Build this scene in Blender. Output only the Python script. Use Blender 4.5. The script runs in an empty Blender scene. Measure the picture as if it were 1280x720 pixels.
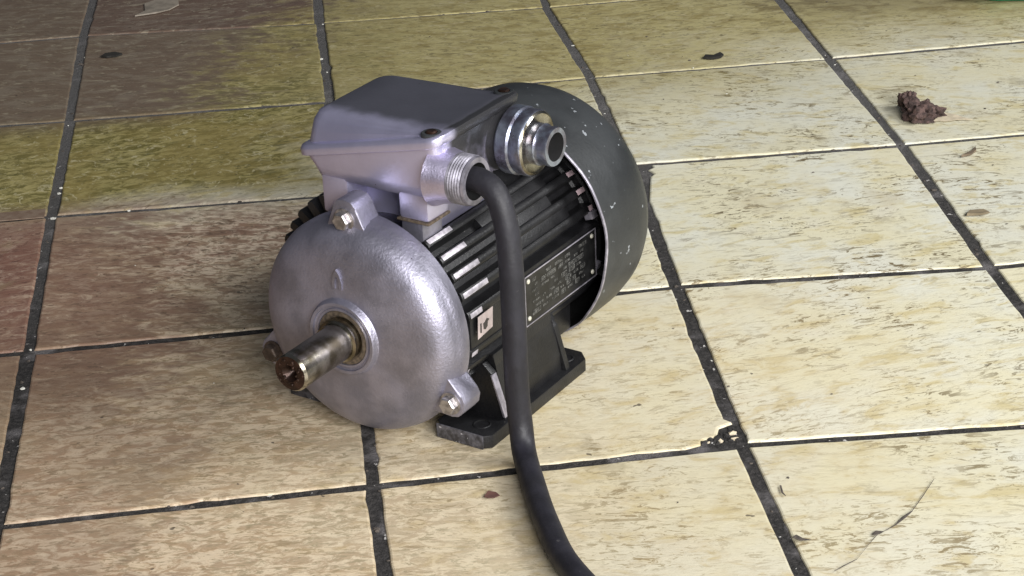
import bpy, bmesh, math, random
from mathutils import Vector, Matrix
random.seed(7)
R = math.radians
sc = bpy.context.scene
C = sc.collection

# ---------------------------------------------------------------- camera
CAM = Vector((0.2738, -2.5869, 0.8525))
cd = bpy.data.cameras.new('camera'); cam = bpy.data.objects.new('camera', cd); C.objects.link(cam)
pitch, yaw, roll = 0.4519, 0.1002, -0.0446
d = Vector((math.sin(yaw)*math.cos(pitch), math.cos(yaw)*math.cos(pitch), -math.sin(pitch)))
r_ = Vector((math.cos(yaw), -math.sin(yaw), 0)); u_ = r_.cross(d)
r2 = math.cos(roll)*r_ + math.sin(roll)*u_; u2 = -math.sin(roll)*r_ + math.cos(roll)*u_
m = Matrix((( r2.x, u2.x, -d.x), (r2.y, u2.y, -d.y), (r2.z, u2.z, -d.z))).to_4x4()
m.translation = CAM
cam.matrix_world = m
cd.sensor_width = 36; cd.lens = 2588.2/1280*36; cd.clip_end = 60; cd.clip_start = .05
sc.camera = cam

# ---------------------------------------------------------------- world and lamps
w = bpy.data.worlds.new('World'); sc.world = w; w.use_nodes = True
bg = w.node_tree.nodes['Background']; bg.inputs[0].default_value = (.80, .86, 1, 1); bg.inputs[1].default_value = .075

def area(name, loc, target, sx, sy, power, col):
    l = bpy.data.lights.new(name, 'AREA'); l.shape = 'RECTANGLE'; l.size = sx; l.size_y = sy
    l.energy = power; l.color = col
    o = bpy.data.objects.new(name, l); C.objects.link(o); o.location = loc
    o.rotation_euler = (Vector(target)-Vector(loc)).to_track_quat('-Z', 'Y').to_euler()
    return o
area('daylight_opening', (1.25, -4.1, 1.6), (.5, -.9, .05), 2.3, 1.4, 195, (1, .985, .99))
area('added_lamp_right', (3.3, -1.7, 2.3), (.5, -.8, 0), 1.4, 1.2, 108, (1, 1, 1))  # lamp added to brighten the right floor and throw shadow left

sc.view_settings.view_transform = 'Standard'; sc.view_settings.look = 'None'
sc.view_settings.exposure = 0; sc.view_settings.gamma = 1
sc.render.engine = 'CYCLES'

# ---------------------------------------------------------------- material helpers
class NT:
    def __init__(s, name):
        s.m = bpy.data.materials.new(name); s.m.use_nodes = True
        s.t = s.m.node_tree; s.b = s.t.nodes['Principled BSDF']
    def n(s, typ, **kw):
        x = s.t.nodes.new(typ)
        for k, v in kw.items(): setattr(x, k, v)
        return x
    def link(s, a, b): s.t.links.new(a, b)
    def val(s, sock, v):
        if isinstance(v, bpy.types.NodeSocket): s.link(v, sock)
        else: sock.default_value = v
    def math(s, op, a, b=0.0, clamp=False):
        x = s.n('ShaderNodeMath', operation=op, use_clamp=clamp); s.val(x.inputs[0], a); s.val(x.inputs[1], b); return x.outputs[0]
    def noise(s, vec, scale, detail=4, rough=.55, dist=0.0):
        x = s.n('ShaderNodeTexNoise'); s.link(vec, x.inputs['Vector'])
        x.inputs['Scale'].default_value = scale; x.inputs['Detail'].default_value = detail
        x.inputs['Roughness'].default_value = rough; x.inputs['Distortion'].default_value = dist
        return x.outputs[0]
    def mapping(s, vec, scale=(1,1,1), rot=(0,0,0), loc=(0,0,0)):
        x = s.n('ShaderNodeMapping'); s.link(vec, x.inputs[0])
        s.val(x.inputs['Location'], loc); x.inputs['Rotation'].default_value = rot; x.inputs['Scale'].default_value = scale
        return x.outputs[0]
    def ramp(s, fac, lo, hi, a=0.0, b=1.0):
        x = s.n('ShaderNodeMapRange', interpolation_type='SMOOTHSTEP'); s.val(x.inputs[0], fac)
        x.inputs[1].default_value = lo; x.inputs[2].default_value = hi; x.inputs[3].default_value = a; x.inputs[4].default_value = b
        return x.outputs[0]
    def mix(s, fac, a, b, blend='MIX'):
        x = s.n('ShaderNodeMix', data_type='RGBA', blend_type=blend)
        s.val(x.inputs[0], fac)
        s.val(x.inputs[6], a if isinstance(a, bpy.types.NodeSocket) else (*a, 1))
        s.val(x.inputs[7], b if isinstance(b, bpy.types.NodeSocket) else (*b, 1))
        return x.outputs[2]
    def bump(s, h, strength, dist):
        x = s.n('ShaderNodeBump'); x.inputs['Strength'].default_value = strength; x.inputs['Distance'].default_value = dist
        s.link(h, x.inputs['Height']); s.link(x.outputs[0], s.b.inputs['Normal'])
    def obj(s): return s.n('ShaderNodeTexCoord').outputs['Object']
    def pos(s): return s.n('ShaderNodeNewGeometry').outputs['Position']

def simple(name, col, rough=.5, metal=0.0, var=.25, scale=60, bump=0.0, bscale=400, spec=.5, col2=None, sparse=None):
    t = NT(name); o = t.obj()
    n = t.noise(o, scale, 5)
    c2 = col2 or tuple(c*(1-var) for c in col); c1 = tuple(min(1, c*(1+var*.5)) for c in col)
    c = t.mix(t.ramp(n, .35, .65), c1, c2)
    if sparse:   # scattered flecks: colour, scale, threshold
        f = t.ramp(t.noise(o, sparse[1], 3, .6), sparse[2], sparse[2]+.03)
        c = t.mix(f, c, sparse[0])
    t.link(c, t.b.inputs['Base Color'])
    t.b.inputs['Metallic'].default_value = metal
    t.link(t.ramp(t.noise(o, scale*.6, 4), .3, .7, rough*.85, min(1, rough*1.2)), t.b.inputs['Roughness'])
    t.b.inputs['Specular IOR Level'].default_value = spec
    if bump: t.bump(t.noise(o, bscale, 4), bump, .001)
    return t.m

# silver paint over cast iron
M_silver = simple('silver_paint_cast', (.37, .36, .44), .48, .84, .12, 28, .45, 420, col2=(.27, .265, .32), sparse=((.05, .045, .045), 90, .73))
M_silver_box = simple('silver_paint_smooth', (.56, .52, .68), .38, .90, .10, 30, .25, 500, sparse=((.09, .08, .08), 120, .73))
AX_ = .0997
t = NT('silver_paint_box'); o_ = t.obj(); sx = t.n('ShaderNodeSeparateXYZ'); t.link(o_, sx.inputs[0])
c = t.mix(t.ramp(t.noise(o_, 30, 5), .35, .65), (.68, .66, .88), (.60, .58, .78))
c = t.mix(t.ramp(t.noise(o_, 120, 3, .6), .72, .75), c, (.10, .09, .09))
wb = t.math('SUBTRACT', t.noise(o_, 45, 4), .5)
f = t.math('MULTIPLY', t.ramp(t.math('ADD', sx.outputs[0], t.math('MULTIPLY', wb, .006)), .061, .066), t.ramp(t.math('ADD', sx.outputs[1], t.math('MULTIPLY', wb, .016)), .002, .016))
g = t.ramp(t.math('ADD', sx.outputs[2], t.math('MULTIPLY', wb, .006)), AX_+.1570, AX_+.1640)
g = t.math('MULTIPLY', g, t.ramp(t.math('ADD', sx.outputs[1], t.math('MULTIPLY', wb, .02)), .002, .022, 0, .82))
c = t.mix(g, c, (.105, .110, .115))  # lid top: dim reflection painted into the colour
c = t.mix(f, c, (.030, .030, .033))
t.link(c, t.b.inputs['Base Color'])
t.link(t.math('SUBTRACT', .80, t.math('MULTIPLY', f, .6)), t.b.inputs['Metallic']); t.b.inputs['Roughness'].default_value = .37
t.bump(t.noise(o_, 500, 4), .2, .001); M_box = t.m
M_silver_edge = simple('worn_silver_edge', (.42, .40, .46), .4, .5, .3, 150)
M_black = simple('black_paint', (.009, .009, .010), .42, 0, .4, 50, .35, 600, sparse=((.16, .16, .15), 160, .715))
M_cover = simple('charcoal_paint', (.036, .039, .041), .40, .1, .35, 14, .22, 300, sparse=((.28, .30, .32), 110, .675))
M_nozzle = simple('threaded_alloy', (.25, .24, .28), .46, .6, .35, 110, .2, 400)
M_wornfoot = simple('chipped_dark_paint', (.09, .088, .10), .45, .2, .7, 140, .6, 300, col2=(.035, .034, .038), sparse=((.5, .48, .5), 120, .66))
M_bare = simple('scraped_bare_metal', (.48, .45, .49), .45, .2, .35, 180)
M_pinkpaint = simple('pinkish_primer', (.62, .47, .50), .6, 0, .25, 180)
M_chrome = simple('nickel_plated_brass', (.34, .38, .47), .30, .9, .25, 90, .15, 300, col2=(.2, .19, .24))
M_steel = simple('oily_steel', (.36, .34, .29), .22, 1.0, .5, 55, .1, 300, col2=(.14, .12, .08))
M_rust = simple('rusty_steel', (.045, .024, .017), .30, .6, .5, 130, .5, 400)
M_bolt = simple('zinc_bolt', (.46, .435, .43), .35, .85, .4, 200, .2, 500)
M_darkbolt = simple('dark_bolt', (.10, .075, .06), .5, .5, .4, 200, .3, 500)  # darker, browner bolt finish
M_rubber = simple('cable_rubber', (.013, .0125, .018), .60, 0, .30, 60, .3, 300, sparse=((.05, .048, .05), 110, .70))
M_void = simple('dark_interior', (.006, .006, .006), .9, 0, .2, 40)
M_plate = simple('nameplate_black', (.020, .020, .020), .33, .3, .4, 90)
M_print = simple('nameplate_lettering', (.24, .24, .23), .4, .5, .75, 500)
M_rivet = simple('aluminium_rivet', (.75, .73, .62), .4, .4, .2, 300)
M_sticker = simple('pink_sticker', (.50, .42, .40), .6, 0, .15, 120)
M_ink = simple('dark_ink', (.05, .045, .04), .7, 0, .2, 120)
M_seal = simple('gasket_seal', (.10, .075, .05), .7, 0, .5, 300)
M_green = simple('green_plastic', (.015, .16, .06), .4, 0, .3, 20)
M_clod = simple('dried_mud', (.085, .052, .044), .85, 0, .6, 160, 1, 500)
M_char = simple('charred_flake', (.018, .016, .013), .8, 0, .3, 200, .5, 500)
M_white = simple('white_flake', (.70, .69, .62), .7, 0, .3, 200)
M_crack = simple('crack_dirt', (.09, .075, .062), .9, 0, .4, 400)
M_smear = simple('pale_smear', (.58, .50, .36), .8, 0, .2, 90)

# grout
t = NT('dark_grout'); p = t.pos()
c = t.mix(t.ramp(t.noise(p, 260, 5, .65), .35, .7), (.011, .010, .009), (.055, .050, .047))
c = t.mix(t.ramp(t.noise(p, 22, 3), .52, .68), c, (.15, .14, .14))
c = t.mix(t.ramp(t.noise(p, 150, 2), .71, .73), c, (.6, .58, .55))
sx = t.n('ShaderNodeSeparateXYZ'); t.link(p, sx.inputs[0])
c = t.mix(t.ramp(t.math('ADD', sx.outputs[1], t.math('MULTIPLY', t.noise(p, 14, 3), .4)), -.75, -.1, 0, .6), c, (.15, .145, .14))
t.link(c, t.b.inputs['Base Color']); t.b.inputs['Roughness'].default_value = .85
t.bump(t.noise(p, 300, 5, .7), 1, .004); M_grout = t.m

# tile edge
t = NT('worn_tile_edge'); p = t.pos()
c = t.mix(t.ramp(t.noise(p, 90, 4), .4, .62), (.36, .32, .25), (.14, .11, .08))
sx = t.n('ShaderNodeSeparateXYZ'); t.link(p, sx.inputs[0])
c = t.mix(t.ramp(sx.outputs[0], .40, .0, 0, .80), c, (.17, .11, .075))
t.link(c, t.b.inputs['Base Color']); t.b.inputs['Roughness'].default_value = .5; M_tedge = t.m

# glazed tile
t = NT('stained_glazed_tile'); p = t.pos()
oi = t.n('ShaderNodeObjectInfo')
off = t.n('ShaderNodeCombineXYZ'); t.val(off.inputs[0], t.math('MULTIPLY', oi.outputs['Random'], 37.0)); t.val(off.inputs[1], t.math('MULTIPLY', oi.outputs['Random'], 91.0))
va = t.n('ShaderNodeVectorMath', operation='ADD'); t.link(p, va.inputs[0]); t.link(off.outputs[0], va.inputs[1]); 
vr = t.n('ShaderNodeVectorRotate', rotation_type='Z_AXIS'); t.link(va.outputs[0], vr.inputs['Vector']); t.link(t.math('MULTIPLY', t.math('SUBTRACT', oi.outputs['Random'], .5), .5), vr.inputs['Angle']); q = vr.outputs[0]
sx = t.n('ShaderNodeSeparateXYZ'); t.link(p, sx.inputs[0]); X = sx.outputs[0]; Y = sx.outputs[1]
qs = t.mapping(q, (1, 2.1, 1), (0, 0, R(7)))
big = t.noise(q, 7, 4, .6); mid = t.noise(qs, 26, 5, .62, .6); wavy = t.noise(qs, 50, 7, .70, .9)
fine = t.noise(t.mapping(q, (1, 2.9, 1), (0, 0, R(9))), 66, 6, .72, 1.3)
wob = t.math('SUBTRACT', t.noise(p, 6, 4, .6), .5)
wob2 = t.math('SUBTRACT', t.noise(p, 17, 4, .6), .5)
Xw = t.math('ADD', t.math('ADD', X, t.math('MULTIPLY', t.math('SUBTRACT', mid, .5), .38)), t.math('ADD', t.math('MULTIPLY', wob, .22), t.math('MULTIPLY', wob2, .16)))
Yw = t.math('ADD', Y, t.math('MULTIPLY', wob, .16))
# clean glaze: cream, with butter-yellow and pale lilac clouds
cream = t.mix(t.ramp(big, .38, .62), (.70, .66, .47), (.70, .70, .595))
cream = t.mix(t.ramp(mid, .50, .68, 0, .75), cream, (.54, .46, .23))
cream = t.mix(t.ramp(t.noise(q, 15, 4), .56, .72, 0, .6), cream, (.70, .67, .55))
dash = t.math('MAXIMUM', t.ramp(fine, .565, .60, 0, .85), t.ramp(t.noise(t.mapping(q, (1, 3.0, 1), (0, 0, R(5)), (3, 7, 0)), 30, 6, .72, 1.6), .562, .59))
dens = t.ramp(t.noise(q, 11, 3), .40, .62, .25, 1)
cream = t.mix(t.math('MULTIPLY', dash, t.math('MULTIPLY', dens, 1.0)), cream, (.15, .115, .06))
cream = t.mix(t.ramp(t.noise(q, 5, 5, .7), .58, .70, 0, .5), cream, (.50, .44, .30))
# stain families
olive_l = t.mix(t.ramp(wavy, .42, .60), (.14, .12, .032), (.36, .31, .125))
olive_l = t.mix(t.ramp(big, .42, .60, 0, .6), olive_l, (.27, .21, .07))
olive_l = t.mix(t.ramp(t.noise(q, 60, 6, .75, 1.5), .56, .62, 0, .75), olive_l, (.50, .45, .27))
olive_l = t.mix(t.ramp(fine, .55, .64, 0, .8), olive_l, (.09, .085, .028))
ochre = t.mix(t.ramp(mid, .42, .62), (.42, .36, .145), (.26, .205, .065))
ochre = t.mix(t.ramp(fine, .52, .62, 0, .85), ochre, (.12, .095, .035))
ochre = t.mix(t.ramp(wavy, .55, .62, 0, .5), ochre, (.52, .46, .28))
tan = t.mix(t.ramp(wavy, .44, .55), (.27, .145, .105), (.70, .56, .43))
tan = t.mix(t.ramp(big, .45, .6, 0, .35), tan, (.44, .36, .22))
tan = t.mix(t.ramp(fine, .53, .60, 0, .9), tan, (.12, .07, .048))
tan = t.mix(t.math('MULTIPLY', dash, .6), tan, (.10, .06, .04))
red = t.mix(t.ramp(mid, .42, .62), (.17, .085, .062), (.22, .13, .09))
red = t.mix(t.ramp(wavy, .57, .63, 0, .6), red, (.40, .30, .22))
red = t.mix(t.ramp(fine, .56, .62, 0, .7), red, (.09, .045, .035))
mauve = t.mix(t.ramp(mid, .45, .6), (.125, .080, .066), (.165, .125, .105))
mauve = t.mix(t.ramp(wavy, .56, .62, 0, .7), mauve, (.30, .26, .20))
mauve = t.mix(t.ramp(fine, .56, .62, 0, .7), mauve, (.07, .05, .04))
# tan zone: left and near part; fades to the right
ftan = t.math('MULTIPLY', t.ramp(Xw, .62, .12), t.ramp(Yw, -.52, -.66))
c = t.mix(ftan, cream, tan)
# warmer yellow wash near the middle front
c = t.mix(t.math('MULTIPLY', t.ramp(X, .95, .55, 0, .40), t.ramp(Y, -.75, -.95)), c, t.mix(t.ramp(mid, .42, .6), (.68, .58, .36), (.56, .43, .24)))
# ochre zone: far rows right across, fading to the right
foch = t.math('MULTIPLY', t.ramp(Xw, 1.08, .60), t.ramp(Yw, -.50, -.22))
foch = t.math('MAXIMUM', foch, t.math('MULTIPLY', t.ramp(Yw, -.34, -.12), t.ramp(X, 1.3, 1.2, .8, .95)))
c = t.mix(t.math('MULTIPLY', foch, .93), c, ochre)
fol = t.math('MULTIPLY', t.ramp(Xw, .42, .22), t.ramp(Yw, -.60, -.52))
c = t.mix(fol, c, olive_l)
fred = t.math('MULTIPLY', t.ramp(Xw, .20, .06), t.ramp(Y, -.52, -.60))
fred = t.math('MULTIPLY', fred, t.ramp(Y, -1.06, -.90, .45, .85))
c = t.mix(fred, c, red)
fmv = t.math('MULTIPLY', t.ramp(t.math('SUBTRACT', Xw, t.math('MULTIPLY', Y, .45)), .36, .18), t.ramp(Y, -.36, -.27, 0, .92))
c = t.mix(fmv, c, mauve)
c = t.mix(t.math('MULTIPLY', t.ramp(Yw, -.20, -.02), t.ramp(Xw, .75, .98, 0, .85)), c, t.mix(t.ramp(mid, .42, .62), (.20, .165, .085), (.11, .085, .05)))  # far right corner: shade painted into the tile colour
c = t.mix(t.ramp(oi.outputs['Random'], 0, 1, 0, .16), c, (.30, .27, .16))
c = t.mix(t.ramp(t.noise(p, 9, 5, .7), .60, .68, 0, .35), c, (.22, .18, .10))
# dirt: sooty specks and fine grime
c = t.mix(t.ramp(t.noise(p, 75, 2, .5), .735, .76, 0, .8), c, (.07, .055, .04))
t.link(c, t.b.inputs['Base Color'])
t.link(t.ramp(mid, .35, .7, .34, .55), t.b.inputs['Roughness'])
t.b.inputs['Specular IOR Level'].default_value = .35
hh = t.math('ADD', t.math('MULTIPLY', fine, -.5), t.math('MULTIPLY', wavy, -.8))
t.bump(hh, .35, .0015)
M_tile = t.m

# ---------------------------------------------------------------- mesh helpers
def link(name, bm, mats, parent=None, smooth=True, angle=35, recalc=True):
    if recalc: bmesh.ops.recalc_face_normals(bm, faces=bm.faces[:])
    me = bpy.data.meshes.new(name); 
    lim = R(angle)
    for f in bm.faces: f.smooth = smooth
    if smooth:
        for e in bm.edges:
            if len(e.link_faces) == 2 and e.calc_face_angle(0) > lim: e.smooth = False
    bm.to_mesh(me); bm.free()
    for mt in (mats if isinstance(mats, (list, tuple)) else [mats]): me.materials.append(mt)
    o = bpy.data.objects.new(name, me); C.objects.link(o)
    if parent is not None: o.parent = parent
    return o
def tag(o, label=None, cat=None, group=None, kind=None):
    if label: o['label'] = label
    if cat: o['category'] = cat
    if group: o['group'] = group
    if kind: o['kind'] = kind
    return o
def empty(name, loc, rz=0):
    o = bpy.data.objects.new(name, None); C.objects.link(o); o.location = loc; o.rotation_euler = (0, 0, rz); o.empty_display_size = .05
    return o
def basis(o, x, y, z):
    mm = Matrix(((x[0], y[0], z[0]), (x[1], y[1], z[1]), (x[2], y[2], z[2]))).to_4x4(); mm.translation = Vector(o); return mm
def lathe(bm, prof, mat4, seg=64, mi=0, closed_ends=True, mis=None, a0=0.0, a1=2*math.pi, fn=None):
    """prof: list of (t, r): t along local z, r radius."""
    full = abs(a1-a0-2*math.pi) < 1e-6
    rings = []
    for (tt, rr) in prof:
        if rr < 1e-6: rings.append([bm.verts.new(mat4 @ Vector((0, 0, tt)))]); continue
        ring = []
        for k in range(seg if full else seg+1):
            a = a0+(a1-a0)*k/seg; r3, t3 = (rr, tt) if fn is None else fn(a, tt, rr)
            ring.append(bm.verts.new(mat4 @ Vector((r3*math.cos(a), r3*math.sin(a), t3))))
        rings.append(ring)
    for i in range(len(rings)-1):
        A, B = rings[i], rings[i+1]; idx = mis[i] if mis else mi
        n = max(len(A), len(B))
        for k in range(n if full else n-1):
            k2 = (k+1) % n
            vs = [A[k % len(A)], A[k2 % len(A)], B[k2 % len(B)], B[k % len(B)]] if len(A) > 1 and len(B) > 1 else ([A[0], B[k2], B[k]] if len(A) == 1 else [A[k], A[k2], B[0]])
            f = bm.faces.new(vs); f.material_index = idx
    return rings
def loft(bm, loops, mi=0, cap0=True, cap1=True):
    vs = [[bm.verts.new(p) for p in L] for L in loops]
    n = len(loops[0])
    for i in range(len(vs)-1):
        for k in range(n):
            f = bm.faces.new([vs[i][k], vs[i][(k+1) % n], vs[i+1][(k+1) % n], vs[i+1][k]]); f.material_index = mi
    if cap0: bm.faces.new(vs[0][::-1]).material_index = mi
    if cap1: bm.faces.new(vs[-1]).material_index = mi
    return vs
def box(bm, x0, x1, y0, y1, z0, z1, mat4=None, mi=0, bev=0):
    vs = [bm.verts.new((mat4 @ Vector(p)) if mat4 else Vector(p)) for p in
          [(x0,y0,z0),(x1,y0,z0),(x1,y1,z0),(x0,y1,z0),(x0,y0,z1),(x1,y0,z1),(x1,y1,z1),(x0,y1,z1)]]
    fs = [bm.faces.new([vs[i] for i in q]) for q in [(0,3,2,1),(4,5,6,7),(0,1,5,4),(1,2,6,5),(2,3,7,6),(3,0,4,7)]]
    for f in fs: f.material_index = mi
    if bev: bmesh.ops.bevel(bm, geom=list({e for f in fs for e in f.edges}), offset=bev, segments=2, affect='EDGES', profile=.6)
    return vs
def extrude_poly(bm, pts, z0, z1, mat4, mi=0, bev=0):
    n = len(pts)
    A = [bm.verts.new(mat4 @ Vector((x, y, z0))) for x, y in pts]; B = [bm.verts.new(mat4 @ Vector((x, y, z1))) for x, y in pts]
    fs = [bm.faces.new(A[::-1]), bm.faces.new(B)]
    for k in range(n): fs.append(bm.faces.new([A[k], A[(k+1) % n], B[(k+1) % n], B[k]]))
    for f in fs: f.material_index = mi
    if bev: bmesh.ops.bevel(bm, geom=list({e for f in fs for e in f.edges}), offset=bev, segments=2, affect='EDGES', profile=.6)
def rrect(x0, x1, y0, y1, rad, n=4):
    P = []
    for cx, cy, a in ((x1-rad, y1-rad, 0), (x0+rad, y1-rad, 90), (x0+rad, y0+rad, 180), (x1-rad, y0+rad, 270)):
        for k in range(n+1):
            t_ = R(a+90*k/n); P.append((cx+rad*math.cos(t_), cy+rad*math.sin(t_)))
    return P
def catmull(P, n=10):
    P = [Vector(p) for p in P]; P = [2*P[0]-P[1]]+P+[2*P[-1]-P[-2]]; out = []
    for i in range(1, len(P)-2):
        for k in range(n):
            t_ = k/n; a, b, c_, e = P[i-1], P[i], P[i+1], P[i+2]
            out.append(.5*((2*b)+(-a+c_)*t_+(2*a-5*b+4*c_-e)*t_**2+(-a+3*b-3*c_+e)*t_**3))
    out.append(P[-2]); return out
def tube(bm, pts, rad, seg=20, mi=0):
    loops = []; N = None
    for i, p_ in enumerate(pts):
        T = (pts[min(i+1, len(pts)-1)]-pts[max(i-1, 0)]).normalized()
        if N is None: N = T.orthogonal().normalized()
        N = (N-T*N.dot(T)).normalized(); B = T.cross(N)
        rr = rad(i) if callable(rad) else rad
        loops.append([p_+rr*(math.cos(2*math.pi*k/seg)*N+math.sin(2*math.pi*k/seg)*B) for k in range(seg)])
    loft(bm, loops, mi)

# ---------------------------------------------------------------- floor
floor = tag(empty('tiled_floor', (0, 0, 0)), 'weathered cream, ochre and red-brown tiled floor with dark joints', None, kind='structure')
bm = bmesh.new()
nx, ny = 60, 44
x0, x1, y0, y1 = -1.9, 2.9, -3.4, 1.9
g = [[bm.verts.new((x0+(x1-x0)*i/nx, y0+(y1-y0)*j/ny, -.0017+random.uniform(-.0004, .0004))) for j in range(ny+1)] for i in range(nx+1)]
for i in range(nx):
    for j in range(ny): bm.faces.new([g[i][j], g[i+1][j], g[i+1][j+1], g[i][j+1]])
grout = link('grout_bed', bm, M_grout, floor, recalc=False)
bm = bmesh.new(); box(bm, x0-.01, x1+.01, y0-.01, y1+.01, -.06, -.0085); link('subfloor', bm, M_grout, floor)

W, H = .30, .294
GR = {(0,0):(-.0057,.0107),(0,1):(-.0020,-.2951),(0,2):(-.0008,-.5731),(0,3):(.0029,-.8827),(0,4):(.0047,-1.1792),
      (1,0):(.2984,-.010),(1,1):(.2993,-.3014),(1,2):(.3028,-.5800),(1,3):(.3016,-.8800),(1,4):(.2982,-1.1728),
      (2,0):(.5938,-.0159),(2,1):(.6093,-.2908),(2,2):(.6100,-.5669),(2,3):(.6019,-.8672),(2,4):(.5981,-1.165),
      (3,0):(.8925,-.010),(3,1):(.8996,-.2905),(3,2):(.9047,-.5735),(3,3):(.8992,-.8850),(3,4):(.9,-1.181),(4,1):(1.2,-.283),(4,2):(1.2,-.571),(4,3):(1.2,-.885)}
def gridp(i, j):
    if (i, j) in GR: return Vector((*GR[(i, j)], 0))
    return Vector((i*W+.001, .006-j*.2955, 0))
def quad_pt(c4, a, b):   # a right, b down
    return c4[0]*(1-a)*(1-b)+c4[1]*a*(1-b)+c4[2]*a*b+c4[3]*(1-a)*b
CHIP = {(1, 3): ('br', (.565, -1.158), (.598, -1.128)), (2, 2): ('tl', (.632, -.5705), (.6245, -.6020))}
for j in range(-4, 9):
    for i in range(-5, 9):
        cs = [gridp(i, j), gridp(i+1, j), gridp(i+1, j+1), gridp(i, j+1)]   # tl tr br bl
        rnd = random.Random(i*131+j*17+5)
        near = -2 <= i <= 5 and -2 <= j <= 6
        jx, jy = .0056, (.0043 if j > 1 else .0033)
        ins = [Vector((jx+rnd.uniform(-.0012, .0012), -jy+rnd.uniform(-.0008, .0008), 0)), Vector((-jx+rnd.uniform(-.0012, .0012), -jy+rnd.uniform(-.0008, .0008), 0)),
               Vector((-jx+rnd.uniform(-.0012, .0012), jy+rnd.uniform(-.0008, .0008), 0)), Vector((jx+rnd.uniform(-.0012, .0012), jy+rnd.uniform(-.0008, .0008), 0))]
        cs = [a+b for a, b in zip(cs, ins)]
        loop = []
        n = 22 if near else 3
        chip = CHIP.get((i, j))
        for e in range(4):
            a, b = cs[e], cs[(e+1) % 4]
            for k in range(n):
                p_ = a.lerp(b, k/n)
                if near and k:
                    nrm = Vector((0, 0, 1)).cross((b-a).normalized())
                    dd = rnd.uniform(-.0005, .0005) - (.0020*rnd.random() if rnd.random() < .07 else 0)
                    p_ = p_+nrm*(-dd)*-1
                loop.append(p_)
        if chip:
            which, A_, B_ = chip; A_ = Vector((*A_, 0)); B_ = Vector((*B_, 0))
            cor = cs[2] if which == 'br' else cs[0]
            keep = []
            mid_ = (A_+B_)/2; nn = (cor-mid_)
            dirn = Vector((-(B_-A_).y, (B_-A_).x, 0)).normalized()
            if dirn.dot(nn) < 0: dirn = -dirn
            ins_done = False
            idx = [k for k, p_ in enumerate(loop) if (p_-A_).dot(dirn) > 0]
            if which == 'tl':   # loop wraps at tl
                loop = loop[11:]+loop[:11]; idx = [k for k, p_ in enumerate(loop) if (p_-A_).dot(dirn) > 0]
            s_, e_ = idx[0], idx[-1]
            cut = [B_, B_.lerp(A_, .3)+dirn*-.004, B_.lerp(A_, .6)+dirn*.003, B_.lerp(A_, .8)-dirn*.002, A_]
            if which == 'tl': pass
            loop = loop[:s_]+cut+loop[e_+1:]
        area2 = sum(loop[k].x*loop[(k+1) % len(loop)].y-loop[(k+1) % len(loop)].x*loop[k].y for k in range(len(loop)))
        if area2 < 0: loop = loop[::-1]
        cen = sum(loop, Vector())/len(loop)
        h = rnd.uniform(-.0003, .0005); tx, ty = rnd.uniform(-.002, .002), rnd.uniform(-.002, .002)
        def zz(p_): return h+(p_.x-cen.x)*tx+(p_.y-cen.y)*ty
        def inset(p_, dd):
            v = cen-p_; return p_+Vector((math.copysign(min(abs(v.x), dd), v.x)*min(1, abs(v.x)/.12), math.copysign(min(abs(v.y), dd), v.y)*min(1, abs(v.y)/.12), 0))
        bm = bmesh.new(); L = []
        for dd, dz in ((0, -.006), (0, -.0018), (.0008, -.0005), (.0021, 0)):
            L.append([bm.verts.new(inset(p_, dd)+Vector((0, 0, zz(p_)+dz))-cen) for p_ in loop])
        m_ = len(loop)
        for q_ in range(3):
            for k in range(m_):
                f = bm.faces.new([L[q_][k], L[q_][(k+1) % m_], L[q_+1][(k+1) % m_], L[q_+1][k]]); f.material_index = 1 if q_ < 1 else 0
        bm.faces.new(L[3])
        o = link('tile', bm, [M_tile, M_tedge], floor, smooth=False, recalc=False); o.location = cen

bm = bmesh.new(); box(bm, -.30, -.0075, -.578, -.5560, .0004, .0016, bev=.0005); link('tile_sliver', bm, [M_tedge], floor, smooth=False)
# ---------------------------------------------------------------- the motor
YAW = 0.8812; AX = .0997
motor = tag(empty('electric_motor', (.3226, -1.0615, 0), YAW-math.pi/2), 'old foot-mounted electric motor with silver end shield, black finned body and rounded fan cover', 'electric motor')
# local frame: x = right (u), y = rearwards (s), z up. axis at z = AX
S = Matrix(((1,0,0,0),(0,0,1,0),(0,1,0,AX),(0,0,0,1)))   # local z -> y (rear), local y -> z
def P3(u, s, v): return Vector((u, s, v+AX))

# end shield
prof = [(-.016, .060), (-.016, .0925), (-.0175, .0942), (-.0285, .0942), (-.0300, .0930), (-.0345, .0925), (-.0395, .0905), (-.0440, .0872), (-.0480, .0822),
        (-.0510, .0750), (-.0530, .0660), (-.0545, .0540), (-.0555, .0420), (-.0560, .0335), (-.0570, .0325), (-.0600, .0320), (-.0612, .0310), (-.0612, .0285), (-.0595, .0280), (-.0590, .0262), (-.0600, .0258), (-.0600, .0240), (-.0575, .0235), (-.0565, .0100)]
bm = bmesh.new()
lathe(bm, prof, S, 96)
shield = link('end_shield', bm, M_silver, motor, angle=40)
# seal ring inside the boss
bm = bmesh.new(); lathe(bm, [(-.0572, .0236), (-.0592, .0234), (-.0596, .0200), (-.0570, .0165)], S, 48); link('shaft_seal', bm, M_seal, motor)
# emboss: small raised arch
bm = bmesh.new()
Mf = basis((0, 0, AX), (1, 0, 0), (0, 0, 1), (0, -1, 0))
pts = [(-.0048, .0400), (-.0050, .0460), (-.0030, .0530), (0, .0570), (.0030, .0530), (.0050, .0460), (.0048, .0400), (.0022, .0400), (.0020, .0470), (0, .0515), (-.0020, .0470), (-.0022, .0400)]
extrude_poly(bm, [(x_*.95-.004, y_+.001) for x_, y_ in pts], .050, .0563, Mf)
link('casting_mark', bm, M_silver, shield, angle=25)
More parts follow.
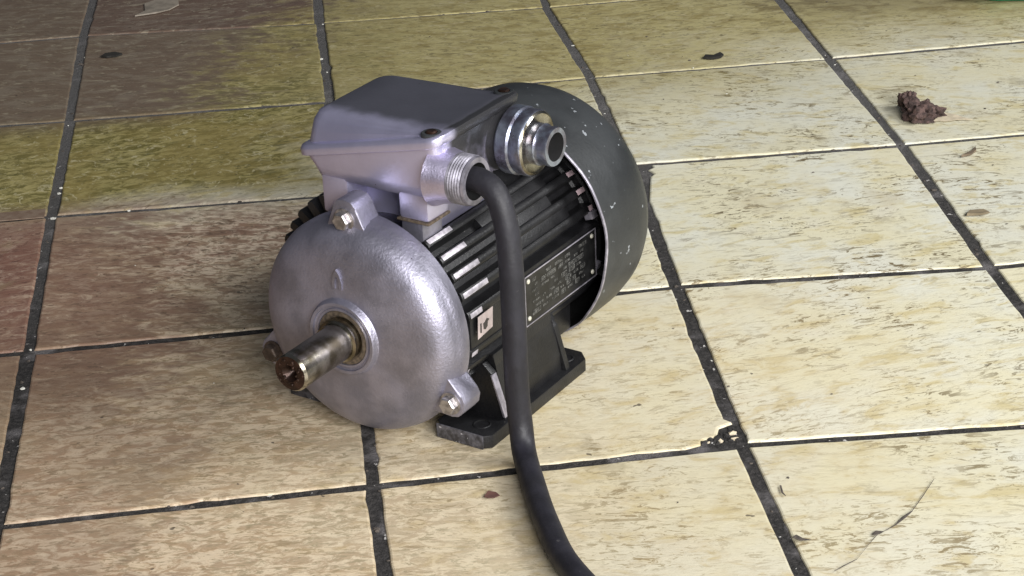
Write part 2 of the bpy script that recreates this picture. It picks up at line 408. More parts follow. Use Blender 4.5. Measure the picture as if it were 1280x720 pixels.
# lugs
def hexbolt(bm, mat4, r, hgt, washer=True, mi=0):
    if washer: lathe(bm, [(0, 0), (0, r*1.25), (.0012, r*1.25), (.0014, r*1.15), (.0014, 0)], mat4, 24, mi)
    pr = [(.0014, r), (.0014+hgt*.82, r), (.0014+hgt, r*.86), (.0014+hgt*1.02, 0)]
    lathe(bm, pr, mat4, 6, mi)
for a_, rb, bmat in ((92.0, .0955, M_bolt), (-27.0, .0997, M_bolt), (-154.5, .1000, M_darkbolt)):
    a = R(a_); rad = Vector((math.cos(a), 0, math.sin(a))); tan_ = Vector((-math.sin(a), 0, math.cos(a)))
    Mm = basis((0, 0, AX), tan_, rad, tan_.cross(rad))
    if Mm.col[2][1] > 0: Mm = basis((0, 0, AX), -tan_, rad, (-tan_).cross(rad))
    zf = Mm.col[2][1]   # -1: local z points forward
    P_ = [(-.0235, .078), (-.0175, .0890), (-.0115, .1055), (-.0075, .1105), (0, .1125), (.0075, .1105), (.0115, .1055), (.0175, .0890), (.0235, .078)]
    bm = bmesh.new(); extrude_poly(bm, P_, .0165, .0400, Mm, bev=.0016)
    lug = link('lug', bm, M_silver, shield, angle=38)
    bm = bmesh.new(); hexbolt(bm, Mm @ Matrix.Translation((0, rb, .0400)), .0076, .0062)
    link('bolt', bm, bmat, shield, angle=25)

# shaft with keyway
bm = bmesh.new(); rs = .0160
sec = []
k0 = 128  # keyway centre angle (degrees), looking from the front
N_ = 48
def shaft_loop(s, rr, key=True):
    L = []
    for k in range(N_):
        a = 2*math.pi*k/N_; x_, z_ = rr*math.cos(a), rr*math.sin(a)
        da = (math.degrees(a)-k0+180) % 360-180
        if key and abs(da) < 17:
            sc_ = (rr*.74)/(rr*math.cos(R(da))); x_, z_ = x_*sc_, z_*sc_
        L.append(P3(x_, s, z_))
    return L
loft(bm, [shaft_loop(-.050, rs*1.14, False), shaft_loop(-.066, rs*1.14, False), shaft_loop(-.0668, rs, False), shaft_loop(-.0740, rs, False), shaft_loop(-.0742, rs), shaft_loop(-.1250, rs), shaft_loop(-.1272, rs*.90)], 0, True, False)
shaft = link('shaft', bm, M_steel, motor, angle=30)
bm = bmesh.new(); lathe(bm, [(-.1272, rs*.90), (-.1276, rs*.45), (-.1268, rs*.40), (-.1215, .0022), (-.1190, 0)], S, 40); link('centre_hole', bm, M_rust, shaft)
bm = bmesh.new()
for k in range(26):
    a = random.uniform(0, 6.28); rr = random.uniform(.006, .0135)
    c_ = P3(rr*math.cos(a), -.1276, rr*math.sin(a)); q_ = random.uniform(.0006, .0016)
    bmesh.ops.create_icosphere(bm, subdivisions=1, radius=q_, matrix=Matrix.Translation(c_))
link('rust_crust', bm, M_rust, shaft)

# stator core cylinder
bm = bmesh.new(); lathe(bm, [(-.010, .050), (-.010, .0770), (.004, .0775), (.194, .0775), (.200, .085), (.206, .085), (.206, .03)], S, 96)
stator = link('stator_housing', bm, M_black, motor)
bm = bmesh.new(); lathe(bm, [(-.0168, .058), (-.0168, .0850), (-.0098, .0850), (-.0098, .058)], S, 72); link('front_flange', bm, M_black, stator)

# cooling fins
def fin(a_, s0, s1, rt, scrape=0.03, back=.0, th=.0024, lenm=None):
    a = R(a_); rad = Vector((math.cos(a), 0, math.sin(a))); tg = Vector((-math.sin(a), 0, math.cos(a)))
    bm = bmesh.new(); c0 = Vector((0, 0, AX)); loops = []
    cuts = [s0, s0+.0015] + ([s0+scrape] if scrape else []) + [(s0+s1)/2] + ([s1-back] if back else []) + [s1]
    for i, s in enumerate(cuts):
        top = rt-(.0012 if i == 0 else 0); w0, w1 = th*1.55, th
        q_ = [(.0755, -w0), (top-.0010, -w1), (top, -w1*.6), (top, w1*.6), (top-.0010, w1), (.0755, w0)]
        loops.append([c0+rad*r0+tg*t0+Vector((0, s, 0)) for r0, t0 in q_])
    vs = loft(bm, loops)
    bm.faces.ensure_lookup_table()
    for f in bm.faces:
        ys = [v.co.y for v in f.verts]; rr = min(math.hypot(v.co.x, v.co.z-AX) for v in f.verts)
        if rr > rt-.0014 and len(f.verts) == 4 and max(abs((v.co-c0).dot(tg)) for v in f.verts) < th*.7:
            if scrape and max(ys) <= s0+scrape+1e-5 and min(ys) > s0+.0005: f.material_index = 1
            if back and min(ys) >= s1-back-1e-5: f.material_index = 2
    return link('cooling_fin', bm, [M_black, M_bare, M_pinkpaint], stator, angle=40)
for k in range(32):
    a_ = 55.2-11.3*k
    a_n = (a_+180) % 360-180
    if 58 < a_n < 128: continue           # under the terminal box
    if -9 < a_n < 5: continue             # flat pad
    if -80 < a_n < -38 or -145 < a_n < -105: continue   # foot webs
    s1 = .1950; s0 = -.006
    if -26 < a_n < 9.9: s1 = .066
    scr = {0: .034, 1: .034, 2: .036, 3: .036, 4: .018, 5: .004, 6: .010}.get(k, .004)
    bk = {0: .006, 1: .010, 2: .012, 3: .006}.get(k, .0)
    fin(a_n, s0, s1, .0880 if 10 < a_n < 60 else .0890, scr, bk, .0036)
for a_n in (121, 129.5, 138, 146.5, 155, 163.5): fin(a_n, -.004, .168, .108, .004, 0, .0034)
# low ribs between the fins (right flank), short raised bars
for a_, s0, s1 in ((49.4, .06, .160), (38, .085, .150), (26.8, .07, .165)):
    a = R(a_); rad = Vector((math.cos(a), 0, math.sin(a))); tg = Vector((-math.sin(a), 0, math.cos(a)))
    bm = bmesh.new(); Mm = basis((0, 0, AX), tg, (0, 1, 0), rad)
    box(bm, -.0058, .0058, s0, s1, .070, .0850, Mm, bev=.0014); link('raised_rib', bm, M_black, stator)
# flat pads at the side
bm = bmesh.new(); box(bm, .055, .0862, -.004, .068, AX-.0155, AX+.0135, bev=.0012)
link('side_pad', bm, M_black, stator)
bm = bmesh.new(); box(bm, .055, .0875, .0672, .191, AX-.0335, AX+.0205, bev=.0015)
link('nameplate_pad', bm, M_black, stator)
# nameplate
npl = None
bm = bmesh.new(); box(bm, .0877, .0886, .0725, .1880, AX-.0292, AX+.0165); npl = link('nameplate', bm, M_plate, motor)
bm = bmesh.new()
X_ = .08862
for (ya, yb, za, zb) in ((.0725, .1880, .0155, .0165), (.0725, .1880, -.0292, -.0284), (.0725, .0739, -.0292, .0165), (.1872, .1880, -.0292, .0165)):
    box(bm, X_-.0002, X_+.0004, ya, yb, AX+za, AX+zb)
link('plate_rim', bm, M_silver_edge, npl, smooth=False)
bm = bmesh.new(); rn = random.Random(3)
rows = [.0095, .0045, -.0005, -.0055, -.0105, -.0155, -.0205]
for ri, zc in enumerate(rows):
    y = .084+(.004 if ri % 2 else 0)
    while y < .176:
        wl = rn.uniform(.005, .015); hgt = .0026 if ri else .0036
        if y+wl > .178: break
        kind = rn.random()
        if kind < .4 and ri > 0:      # value box outline with strokes
            for (ya, yb, za, zb) in ((0, wl, hgt/2+.0003, hgt/2+.0007), (0, wl, -hgt/2-.0007, -hgt/2-.0003), (0, .0004, -hgt/2-.0007, hgt/2+.0007), (wl-.0004, wl, -hgt/2-.0007, hgt/2+.0007)):
                box(bm, X_+.0001, X_+.00022, y+ya, y+yb, AX+zc+za, AX+zc+zb)
        yy = y+.001
        while yy < y+wl-.0016:
            g_ = rn.random(); bw = .0005
            segs = [(0, bw, -.5, .5)]
            if g_ < .6: segs.append((0, .0012, .38, .5))
            if g_ > .3: segs.append((0, .0012, -.5, -.38))
            if g_ > .5: segs.append((.0009, .0013, -.5, .5))
            if rn.random() < .4: segs.append((0, .0012, -.07, .07))
            if kind < .85:
                for (ya, yb, za, zb) in segs: box(bm, X_+.0001, X_+.00022, yy+ya, yy+yb, AX+zc+za*hgt*.8, AX+zc+zb*hgt*.8)
            yy += .0021
        y += wl+rn.uniform(.0015, .005)
link('plate_lettering', bm, M_print, npl, smooth=False)
for (s_, v_) in ((.0790, .0108), (.1815, .0108), (.0790, -.0232), (.1815, -.0232)):
    bm = bmesh.new(); lathe(bm, [(0, .0022), (.0008, .0019), (.0013, .0010), (.0014, 0)], basis((X_-.0001, s_, AX+v_), (0, 1, 0), (0, 0, 1), (1, 0, 0)), 14)
    link('rivet', bm, M_rivet, npl)
# sticker
bm = bmesh.new(); vs = []
extrude_poly(bm, [(.0015, -.0075), (.0230, -.0050), (.0245, .0125), (.0030, .0118)], 0, .0003, basis((.0891, 0, AX), (0, 1, 0), (0, 0, 1), (1, 0, 0)))
st = link('sticker', bm, M_sticker, motor, smooth=False)
bm = bmesh.new(); Mk = basis((.0895, 0, AX), (0, 1, 0), (0, 0, 1), (1, 0, 0))
extrude_poly(bm, [(.0050, -.003), (.0068, -.0035), (.0072, .0050), (.0055, .0052)], 0, .0002, Mk)
extrude_poly(bm, [(.0095, .0035), (.0100, -.0015), (.0125, -.0030), (.0155, -.0010), (.0160, .0030), (.0185, .0040), (.0150, .0062), (.0120, .0040)], 0, .0002, Mk)
link('sticker_mark', bm, M_ink, st, smooth=False)

# fan cover (open cup)
def covfn(a, tt, rr):
    return rr, tt
RC = .1115
SC = Matrix.Translation((0, 0, .006)) @ S
outer = [(.169, RC-.0010), (.1692, RC), (.172, RC), (.200, RC+.0008), (.225, RC+.0006), (.240, RC-.0015), (.252, RC-.0065), (.263, RC-.0150), (.272, RC-.0280), (.278, RC-.044), (.281, .045), (.281, 0)]
inner = [(.279, 0), (.279, .045), (.275, RC-.046), (.268, RC-.030), (.258, RC-.017), (.240, RC-.0060), (.200, RC-.0022), (.169, RC-.0018), (.169, RC-.0010)]
def notch(a, tt, rr):
    ad = (math.degrees(a)+180) % 360-180
    wv = 0
    if tt < .18: wv = .0012*math.sin(a*5)+.0006*math.sin(a*13)
    if tt < .19 and -75 < ad < -38: wv += .010*math.sin(math.pi*(ad+75)/37)
    return rr, tt+wv
bm = bmesh.new(); lathe(bm, outer, SC, 96, fn=notch)
for v in bm.verts: v.co.z = max(v.co.z, .0025)
cover = link('fan_cover', bm, M_cover, motor, angle=60)
bm = bmesh.new(); lathe(bm, inner, SC, 96, fn=notch)
for v in bm.verts: v.co.z = max(v.co.z, .0045)
link('cover_lining', bm, M_void, cover)
bm = bmesh.new(); lathe(bm, [(.1694, RC-.0016), (.1681, RC-.0013), (.1679, RC+.0001), (.1694, RC+.0005), (.1702, RC+.0003)], SC, 96, fn=notch)
for v in bm.verts: v.co.z = max(v.co.z, .0035)
link('bare_rim', bm, M_silver_edge, cover)
for a_ in (-29.5, 118, 215):
    a = R(a_); rad = Vector((math.cos(a), 0, math.sin(a))); tg = Vector((-math.sin(a), 0, math.cos(a)))
    Mm = basis(Vector((0, .2195, AX+.006))+rad*(RC-.0032), tg, Vector((0, 1, 0)), rad)
    bm = bmesh.new(); lathe(bm, [(0, .0068), (.0016, .0066), (.0030, .0052), (.0036, .0018), (.0028, .0014), (.0028, 0)], Mm, 20)
    link('cover_screw', bm, M_bolt, cover)
# end bell behind the fins with small tabs, and the fan
bm = bmesh.new(); lathe(bm, [(.196, .070), (.196, .0865), (.198, .0880), (.205, .0880), (.206, .04)], S, 72)
for a_ in (-18, 12, 100, 190, 262):
    a = R(a_); rad = Vector((math.cos(a), 0, math.sin(a))); tg = Vector((-math.sin(a), 0, math.cos(a)))
    box(bm, -.006, .006, .1975, .2045, .080, .1050, basis((0, 0, AX), tg, (0, 1, 0), rad), bev=.001)
link('rear_bell', bm, M_black, motor)
bm = bmesh.new(); lathe(bm, [(.208, 0), (.208, .03), (.232, .03), (.232, 0)], S, 32)
for k in range(9):
    a = 2*math.pi*k/9; rad = Vector((math.cos(a), 0, math.sin(a))); tg = Vector((-math.sin(a), 0, math.cos(a)))
    box(bm, -.0012, .0012, .210, .232, .025, .086, basis((0, 0, AX), tg, (0, 1, 0), rad))
link('cooling_fan', bm, M_black, motor)
bm = bmesh.new(); box(bm, -.068, .068, .060, .178, .018, .055, bev=.004); link('underside_filler', bm, M_black, stator)  # dark block added so the gap between web and cover stays black
# bright tab ends on the right flank by the cover
for (a_, s_, l_) in ((17.5, .187, .009), (-15, .192, .006)):
    a = R(a_); rad = Vector((math.cos(a), 0, math.sin(a))); tg = Vector((-math.sin(a), 0, math.cos(a)))
    bm = bmesh.new(); box(bm, -.0035, .0035, s_, s_+l_, .082, .0905, basis((0, 0, AX), tg, (0, 1, 0), rad), bev=.0008)
    link('bracket_tab', bm, M_silver_edge, stator)

# feet
for sgn in (1, -1):
    bm = bmesh.new()
    T_ = Matrix.Diagonal((sgn, 1, 1, 1))
    zt = .0125
    # rail: plan outline with chamfered front corner
    pl = [(.050, -.0065), (.0560, -.0125), (.0980, -.0125), (.1045, -.0070), (.1030, .1430), (.0930, .1530), (.050, .1530)]
    extrude_poly(bm, pl, .0004, zt, T_, bev=.0015)
    ft = link('foot', bm, M_black, motor, angle=38)
    # raised worn front edge
    bm = bmesh.new(); extrude_poly(bm, [(.0535, -.0136), (.0990, -.0136), (.0990, -.0124), (.0535, -.0124)], .0006, zt+.0006, T_, bev=.0004); link('worn_edge', bm, M_wornfoot, ft)
    # bolt hole
    for sy in (.004, .135):
        bm = bmesh.new(); lathe(bm, [(zt+.0002, .0078), (zt+.0008, .0070), (zt+.0006, .0062), (zt-.006, .0058), (zt-.006, 0)], T_ @ Matrix.Translation((.087, sy, 0)), 24, mis=[0, 0, 1, 1]); link('bolt_hole', bm, [M_black, M_void], ft)
    # sloping web from the housing down to the rail
    bm = bmesh.new()
    wp = [(.045, .040), (.0800, .058), (.0835, .053), (.0700, .0120), (.045, .0120)]
    Mw = basis((0, 0, 0), (sgn, 0, 0), (0, 0, 1), (0, 1, 0))
    extrude_poly(bm, wp, .0260, .128, Mw, bev=.0014); link('web', bm, M_black, ft)
    bm = bmesh.new()
    gp_ = [(.060, .055), (.0800, .060), (.0885, .052), (.1000, .0120), (.060, .0120)]
    extrude_poly(bm, gp_, .0190, .0262, Mw, bev=.0010); link('gusset', bm, M_black, ft)
    bm = bmesh.new(); extrude_poly(bm, gp_, .116, .1225, Mw, bev=.0010); link('gusset', bm, M_black, ft)
    bm = bmesh.new(); extrude_poly(bm, [(.055, .066), (.0860, .066), (.0868, .056), (.0945, .0270), (.0955, .0120), (.055, .0120)], .0268, .1155, Mw, bev=.0010); link('skirt', bm, M_black, ft)
    bm = bmesh.new()
    a0_, a1_ = Vector((.0887, 0, .0520)), Vector((.1002, 0, .0150))
    extrude_poly(bm, [(.0880, .0515), (.0893, .0515), (.1008, .0150), (.0985, .0150)], .0180, .0250, Mw, bev=.0003); link('scraped_edge', bm, M_silver_edge, ft)

# terminal box ------------------------------------------------------
tbox = empty('terminal_box', (0, 0, 0)); tbox.parent = motor
def lipz(u): return AX+.1515+.230*u
ped = bmesh.new()
def ring_at(u0, u1, s0, s1, rad, zf): return [Vector((x_, y_, zf(x_))) for x_, y_ in rrect(u0, u1, s0, s1, rad, 5)]
loft(ped, [ring_at(-.045, .0400, .020, .098, .006, lambda x: AX+.070), ring_at(-.050, .0460, .018, .100, .006, lambda x: AX+.092), ring_at(-.050, .0550, .018, .100, .006, lambda x: AX+.113)])
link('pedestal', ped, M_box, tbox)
# two front legs of the pedestal leave an arch for the lug
for (ua, ub) in ((-.050, -.024), (.026, .0540)):
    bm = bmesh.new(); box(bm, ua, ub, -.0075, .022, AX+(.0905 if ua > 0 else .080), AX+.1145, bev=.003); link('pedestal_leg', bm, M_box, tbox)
bm = bmesh.new(); box(bm, .0240, .0550, -.0085, .0220, AX+.0885, AX+.0907, bev=.0008); link('gasket', bm, M_seal, tbox)
bm = bmesh.new(); box(bm, .0260, .0470, -.0060, .0220, AX+.0700, AX+.0883, bev=.003); link('pedestal_foot', bm, M_silver, tbox)
bm = bmesh.new()
loft(bm, [ring_at(-.0520, .0530, -.0040, .0995, .008, lambda x: AX+.1090),
          ring_at(-.0550, .0570, -.0070, .1010, .009, lambda x: AX+.1110),
          ring_at(-.0600, .0640, -.0085, .1025, .010, lambda x: AX+.1200+.04*max(0, x)),
          ring_at(-.0650, .0670, -.0085, .1035, .010, lambda x: lipz(x)-.0115),
          ring_at(-.0650, .0670, -.0085, .1035, .010, lambda x: lipz(x)-.0085)])
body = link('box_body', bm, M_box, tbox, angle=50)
# lid: sloping lip, raised flat top
bm = bmesh.new()
def blend(u, top, k): return lipz(u)*(1-k)+top*k
TOP = AX+.1640
loops = [ring_at(-.0665, .0690, -.0105, .1055, .011, lambda x: lipz(x)-.0100),
         ring_at(-.0695, .0718, -.0135, .1080, .012, lambda x: lipz(x)-.0085),
         ring_at(-.0700, .0722, -.0140, .1085, .012, lambda x: lipz(x)-.0035),
         ring_at(-.0690, .0712, -.0130, .1075, .012, lambda x: lipz(x)-.0008),
         ring_at(-.0665, .0690, -.0105, .1055, .011, lambda x: lipz(x)+.0002),
         ring_at(-.0645, .0640, -.0070, .1030, .011, lambda x: lipz(x)+.0004),
         ring_at(-.0632, .0615, -.0058, .1015, .012, lambda x: max(lipz(x)+.0010, blend(x, TOP, .35))),
         ring_at(-.0615, .0595, -.0038, .1005, .012, lambda x: max(lipz(x)+.0014, blend(x, TOP, .70))),
         ring_at(-.0590, .0565, .0006, .0985, .012, lambda x: max(lipz(x)+.0018, blend(x, TOP, .93))),
         ring_at(-.0550, .0525, .0085, .0950, .012, lambda x: max(lipz(x)+.0020, TOP)),
         ring_at(-.0300, .0250, .0400, .0750, .012, lambda x: TOP+.0008)]
loft(bm, loops)
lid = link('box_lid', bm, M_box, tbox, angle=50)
# screws: front right (recessed) and back right
for (u_, s_, k_) in ((.0590, -.0030, 1), (.0600, .0985, 0)):
    z_ = lipz(u_)
    bm = bmesh.new(); Mm = Matrix.Translation((u_, s_, z_))
    lathe(bm, [(-.002, .0085), (.0014, .0085), (.0022, .0075), (.0022, .0052), (.0006, .0048)], Mm, 24)
    link('screw_boss', bm, M_cover, lid)
    bm = bmesh.new(); lathe(bm, [(.0000, .0047), (.0026, .0047), (.0036, .0036), (.0038, 0)], Mm, 18)
    link('lid_screw', bm, M_rust, lid)
# gland 1 (open, cable goes in) : boss + threaded nozzle
def along_u(u0, s_, v_, tilt=0): return basis((u0, s_, AX+v_), (0, 1, 0), (0, 0, 1), (1, 0, 0))
G1 = (.0060, .1290); G2 = (.0860, .1330)
gl = empty('cable_gland', (0, 0, 0)); gl.parent = motor
gl['label'] = 'silver cable gland with the black cable leaving it'
bm = bmesh.new()
prof = [(0, .0260), (.008, .0225), (.018, .0203), (.0195, .0195)]
for k in range(5): prof += [(.0205+k*.0024, .0203), (.0217+k*.0024, .0191)]
prof += [(.0325, .0198), (.0345, .0190), (.0345, .0150), (.010, .0145)]
lathe(bm, prof, along_u(.058, *G1), 48, mis=[2]*2+[0]*(len(prof)-4)+[1])
link('threaded_nozzle', bm, [M_nozzle, M_void, M_silver_box], gl, angle=30)
bm = bmesh.new(); lathe(bm, [(0, .0145), (.001, 0)], along_u(.080, *G1), 32); link('nozzle_bore', bm, M_void, gl)
# gland 2: plated, with hex body and dome nut
gl2 = empty('cable_gland', (0, 0, 0)); gl2.parent = motor; gl2['label'] = 'empty nickel plated cable gland near the fan cover'
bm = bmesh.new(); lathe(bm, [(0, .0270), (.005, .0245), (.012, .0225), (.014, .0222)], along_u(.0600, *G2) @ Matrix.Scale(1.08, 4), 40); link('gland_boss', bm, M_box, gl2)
bm = bmesh.new(); lathe(bm, [(.013, .0180), (.013, .0250), (.0145, .0262), (.0235, .0262), (.025, .0250), (.025, .0200)], along_u(.0600, *G2) @ Matrix.Scale(1.08, 4), 48); link('gland_body', bm, M_chrome, gl2, angle=25)
bm = bmesh.new(); lathe(bm, [(.0245, .0150), (.0245, .0246), (.0268, .0254), (.0330, .0254), (.0350, .0244), (.0362, .0226), (.0350, .0200), (.0350, .0150)], along_u(.0600, *G2) @ Matrix.Scale(1.08, 4), 48, mis=[0]*4+[1]*3); link('gland_collar', bm, [M_chrome, M_steel], gl2, angle=40)
bm = bmesh.new(); lathe(bm, [(.034, .0140), (.034, .0158), (.0410, .0160), (.0425, .0148), (.0445, .0146), (.0500, .0152), (.0515, .0146), (.0515, .0110), (.045, .0105), (.034, .010)], along_u(.0600, *G2) @ Matrix.Scale(1.08, 4), 40, mis=[0]*7+[1]*2); link('gland_sleeve', bm, [M_chrome, M_void], gl2, angle=40)
bm = bmesh.new(); lathe(bm, [(.040, .0112), (.0405, 0)], along_u(.0600, *G2) @ Matrix.Scale(1.08, 4), 32); link('gland_bore', bm, M_void, gl2)

# ---------------------------------------------------------------- cable (its own thing)
cab = tag(empty('power_cable', (.3226, -1.0615, 0), YAW-math.pi/2), 'thick black rubber cable drooping from the silver gland onto the tiles', 'cable')
cr = .0098
pts = [P3(.070, .0062, .130), P3(.084, .0062, .1305), P3(.098, .0055, .1305), P3(.1120, .0035, .1230), P3(.1220, .0005, .1000), P3(.1275, -.0035, .0680), P3(.1295, -.0060, .0300), P3(.1305, -.0075, -.0100),
       P3(.1312, -.0080, -.0420), P3(.1345, -.0100, -.0690), P3(.1440, -.0210, -.0855), P3(.1680, -.0480, -.0895), P3(.2120, -.0965, -.0895), P3(.2620, -.1410, -.0895), P3(.345, -.185, -.0895), P3(.45, -.215, -.0895), P3(.60, -.225, -.0895)]
bm = bmesh.new(); tube(bm, catmull(pts, 8), cr, 24)
link('cable_sheath', bm, M_rubber, cab, angle=60)

# ---------------------------------------------------------------- small things on the floor
def blob(name, mats, loc, sx, sy, sz, rough=.35, sub=3, seed=0, rz=0, flat=False):
    bm = bmesh.new(); bmesh.ops.create_icosphere(bm, subdivisions=sub, radius=1)
    from mathutils import noise
    for v in bm.verts:
        n_ = noise.noise(v.co*1.7+Vector((seed*3.1, 0, 0)))+.6*noise.noise(v.co*4+Vector((seed, 5, 0)))+.35*noise.noise(v.co*9+Vector((seed, 5, 3)))
        v.co *= 1+rough*n_
        v.co = Vector((v.co.x*sx, v.co.y*sy, max(v.co.z*sz, -sz*.35)))
    zmin = min(v.co.z for v in bm.verts)
    for v in bm.verts: v.co.z -= zmin
    o = link(name, bm, mats, angle=50 if not flat else 20); o.location = loc; o.rotation_euler = (0, 0, rz); return o
clod = tag(empty('mud_clod', (.9500, -.4950, .0012)), 'crumpled dark brown clod lying on the cream tile at upper right', 'mud clod')
for nm, (x_, y_, z_), s_, sd in (('clod_lump', (-.004, -.006, 0), (.0185, .020, .015), 3), ('clod_lump', (-.010, .018, .003), (.0100, .012, .014), 8), ('clod_lump', (.012, -.004, 0), (.013, .012, .008), 5)):
    o = blob(nm, M_clod, (x_, y_, z_), *s_, .48, 4, sd); o.parent = clod
bm = bmesh.new(); extrude_poly(bm, [(.010, -.010), (.026, .000), (.036, -.008), (.044, -.020), (.050, -.027), (.034, -.024), (.022, -.026), (.006, -.022)], 0, .0004, Matrix.Identity(4)); o = link('dried_smear', bm, M_smear, clod)

def flake(name, pts_, loc, mat, h=.0015, rz=0, label=None, cat='flake', curl=.002):
    bm = bmesh.new(); n = len(pts_); cx = sum(x for x, y in pts_)/n; cy = sum(y for x, y in pts_)/n
    top = [bm.verts.new((x, y, h+curl*random.random())) for x, y in pts_]; bot = [bm.verts.new((x*1.02, y*1.02, 0)) for x, y in pts_]
    ct = bm.verts.new((cx, cy, h*1.6)); cb = bm.verts.new((cx, cy, 0))
    for k in range(n):
        k2 = (k+1) % n; bm.faces.new([top[k], top[k2], ct]); bm.faces.new([bot[k2], bot[k], cb]); bm.faces.new([bot[k], bot[k2], top[k2], top[k]])
    o = link(name, bm, mat, angle=30); o.location = loc; o.rotation_euler = (0, 0, rz)
    if label: tag(o, label, cat)
    return o
flake('charred_flake', [(-.012, -.002), (-.008, .006), (.002, .004), (.011, .010), (.014, .004), (.009, -.004), (0, -.007), (-.007, -.005)], (.7640, -.2580, .001), M_char, label='curled black flake on the ochre tile beyond the motor, right of centre', cat='flake')
flake('dark_crumb', [(-.013, -.002), (-.008, .005), (.004, .006), (.013, .001), (.006, -.005), (-.006, -.006)], (.0354, -.0800, .001), M_char, label='small dark crumb on the mauve-brown tile at upper left', cat='crumb')
flake('paper_scrap', [(-.030, -.022), (-.018, -.002), (-.020, .030), (.006, .050), (.024, .040), (.026, .012), (.014, -.006), (-.004, -.016)], (.0880, .0950, .001), simple('beige_paper', (.25, .215, .17), .7, 0, .25, 60), h=.0008, curl=.001, label='torn beige scrap on the brown tile at the top left edge', cat='scrap')
flake('dead_leaf_bit', [(-.0045, -.002), (-.001, .0038), (.005, .003), (.0075, -.002), (.003, -.0045), (-.002, -.004)], (.3880, -1.2060, .001), simple('dead_leaf', (.10, .045, .035), .7), h=.0006, label='tiny reddish brown leaf bit on the tile in front of the motor foot', cat='leaf bit')
flake('foil_scrap', [(-.028, -.004), (-.020, .004), (-.006, 0), (.008, .005), (.026, .006), (.028, -.002), (.010, -.007), (-.010, -.006)], (1.0250, -.0450, .001), M_white, h=.0012, label='thin white scrap on the brownish tile near the top right corner', cat='scrap')
flake('grey_twig', [(-.012, -.010), (.004, .004), (.011, .014), (.008, .002), (0, -.006)], (.9670, -.6130, .001), simple('grey_twig_bark', (.16, .12, .08), .8), h=.0010, label='short grey twig on the pale tile just below the mud clod', cat='twig')
flake('leaf_fragment', [(-.012, -.004), (-.006, .006), (.008, .005), (.012, -.002), (.002, -.005)], (.9250, -.7660, .001), simple('dry_leaf_fragment', (.20, .16, .10), .8), h=.0008, label='curled grey-brown leaf fragment beside the right-hand wide joint', cat='leaf bit')
# green plastic thing whose edge shows in the corner
gobj = tag(empty('green_tray', (1.20, -.055, .0015), R(-12)), 'corner of a green plastic tray at the top right edge of the photo', 'tray')
bm = bmesh.new()
loft(bm, [[Vector((x_, y_, 0)) for x_, y_ in rrect(-.05, .26, -.085, .22, .03, 5)], [Vector((x_, y_, .024)) for x_, y_ in rrect(-.058, .268, -.093, .228, .035, 5)],
          [Vector((x_, y_, .026)) for x_, y_ in rrect(-.066, .276, -.101, .236, .04, 5)], [Vector((x_, y_, .029)) for x_, y_ in rrect(-.064, .274, -.099, .234, .04, 5)],
          [Vector((x_, y_, .028)) for x_, y_ in rrect(-.054, .264, -.089, .224, .035, 5)], [Vector((x_, y_, .004)) for x_, y_ in rrect(-.046, .256, -.081, .216, .03, 5)]])
link('tray_shell', bm, M_green, gobj, angle=30)

# cracks in the near right tile: thin dirt-filled slivers
def sliver(pts_, widths, name='crack', mat=M_crack, z=.0016):
    bm = bmesh.new(); L = []
    for k, p_ in enumerate(pts_):
        a = Vector((*pts_[max(0, k-1)], 0)); b = Vector((*pts_[min(len(pts_)-1, k+1)], 0)); dn = (b-a).normalized(); n_ = Vector((-dn.y, dn.x, 0))*widths[k]
        n_ = n_*.6; L.append((bm.verts.new(Vector((*p_, z))+n_), bm.verts.new(Vector((*p_, z))-n_), bm.verts.new(Vector((*p_, z+.0002)))))
    for k in range(len(L)-1):
        bm.faces.new([L[k][0], L[k][2], L[k+1][2], L[k+1][0]]); bm.faces.new([L[k][2], L[k][1], L[k+1][1], L[k+1][2]])
    return link(name, bm, mat, floor, recalc=True)
CR = [([(0.6229, -1.3572), (0.6325, -1.351), (0.6434, -1.3449)], [0.0004, 0.0009, 0.0005]), ([(0.6434, -1.3449), (0.6559, -1.329), (0.6682, -1.3141)], [0.0002, 0.0003, 0.0006]), ([(0.664, -1.3148), (0.6681, -1.3126), (0.6725, -1.3124)], [0.0022, 0.0045, 0.001]), ([(0.6725, -1.3124), (0.6846, -1.3046), (0.6932, -1.2961), (0.7018, -1.2885)], [0.0004, 0.001, 0.0024, 0.001]), ([(0.7018, -1.2885), (0.716, -1.2694), (0.7315, -1.2472)], [0.0005, 0.0006, 0.0004]), ([(0.7315, -1.2472), (0.7433, -1.2315), (0.7607, -1.204), (0.7705, -1.1916)], [0.0002, 0.0003, 0.0003, 0.0001]), ([(0.6062, -1.3061), (0.6105, -1.3118), (0.6172, -1.314)], [0.004, 0.0035, 0.0006]), ([(0.6811, -1.2389), (0.6837, -1.2447), (0.6917, -1.2516)], [0.0004, 0.0006, 0.0002]), ([(0.654, -1.2812), (0.6378, -1.306), (0.622, -1.33)], [0.0006, 0.0002, 0.0005]), ([(0.6129, -1.2341), (0.6118, -1.2446), (0.6133, -1.2502)], [0.0012, 0.0015, 0.0006])]
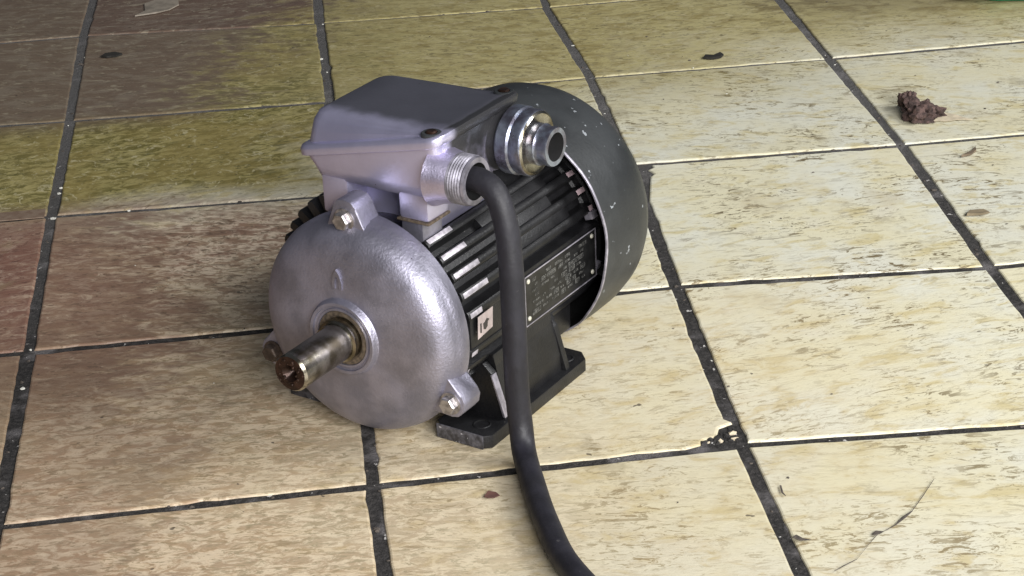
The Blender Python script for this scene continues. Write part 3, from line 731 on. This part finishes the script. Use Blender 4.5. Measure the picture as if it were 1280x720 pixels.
for k, (pts_, wd) in enumerate(CR):
    if k not in (5, 7, 8): sliver(pts_, wd)

# loose grit in the joints and on the tiles
bm = bmesh.new(); rn = random.Random(11)
for k in range(260):
    if rn.random() < .8:
        if rn.random() < .5: x_ = rn.choice([0, .3, .603, .9])+rn.uniform(-.005, .005); y_ = rn.uniform(-1.4, .05)
        else: y_ = rn.choice([-.01, -.293, -.572, -.881, -1.174])+rn.uniform(-.0035, .0035); x_ = rn.uniform(-.1, 1.15)
        z_ = -.0014; q_ = rn.uniform(.0007, .0022)
    else: x_ = rn.uniform(-.1, 1.1); y_ = rn.uniform(-1.4, .05); z_ = .0006; q_ = rn.uniform(.0004, .0011)
    s0 = len(bm.verts)
    r0 = bmesh.ops.create_icosphere(bm, subdivisions=1, radius=q_, matrix=Matrix.Translation((x_, y_, z_)) @ Matrix.Diagonal((rn.uniform(.7, 1.8), rn.uniform(.7, 1.4), .6, 1)))
    mi = 0 if rn.random() < .18 else 1
    for f in {f for v in r0['verts'] for f in v.link_faces}: f.material_index = mi
for v in bm.verts: v.co += Vector((rn.uniform(-1, 1), rn.uniform(-1, 1), rn.uniform(-1, 1)))*.0004
tag(link('joint_grit', bm, [M_white, M_crack], None, smooth=False), 'white and dark grit scattered in the tile joints', 'grit', kind='stuff')
# rubble in the broken tile corner
bm = bmesh.new()
for k in range(34):
    a_, b_ = rn.random(), rn.random()
    x_, y_ = (.568+.030*a_, -1.156+.024*b_*a_)
    r0 = bmesh.ops.create_icosphere(bm, subdivisions=1, radius=rn.uniform(.0015, .0042), matrix=Matrix.Translation((x_, y_, -.0016)) @ Matrix.Diagonal((1, .8, .7, 1)))
    mi = 0 if rn.random() < .07 else 1
    for f in {f for v in r0['verts'] for f in v.link_faces}: f.material_index = mi
for v in bm.verts: v.co += Vector((rn.uniform(-1, 1), rn.uniform(-1, 1), rn.uniform(-1, 1)))*.0007
tag(link('corner_rubble', bm, [M_smear, M_grout], None, smooth=False), 'loose rubble filling the broken tile corner right of the cable', 'rubble', kind='stuff')
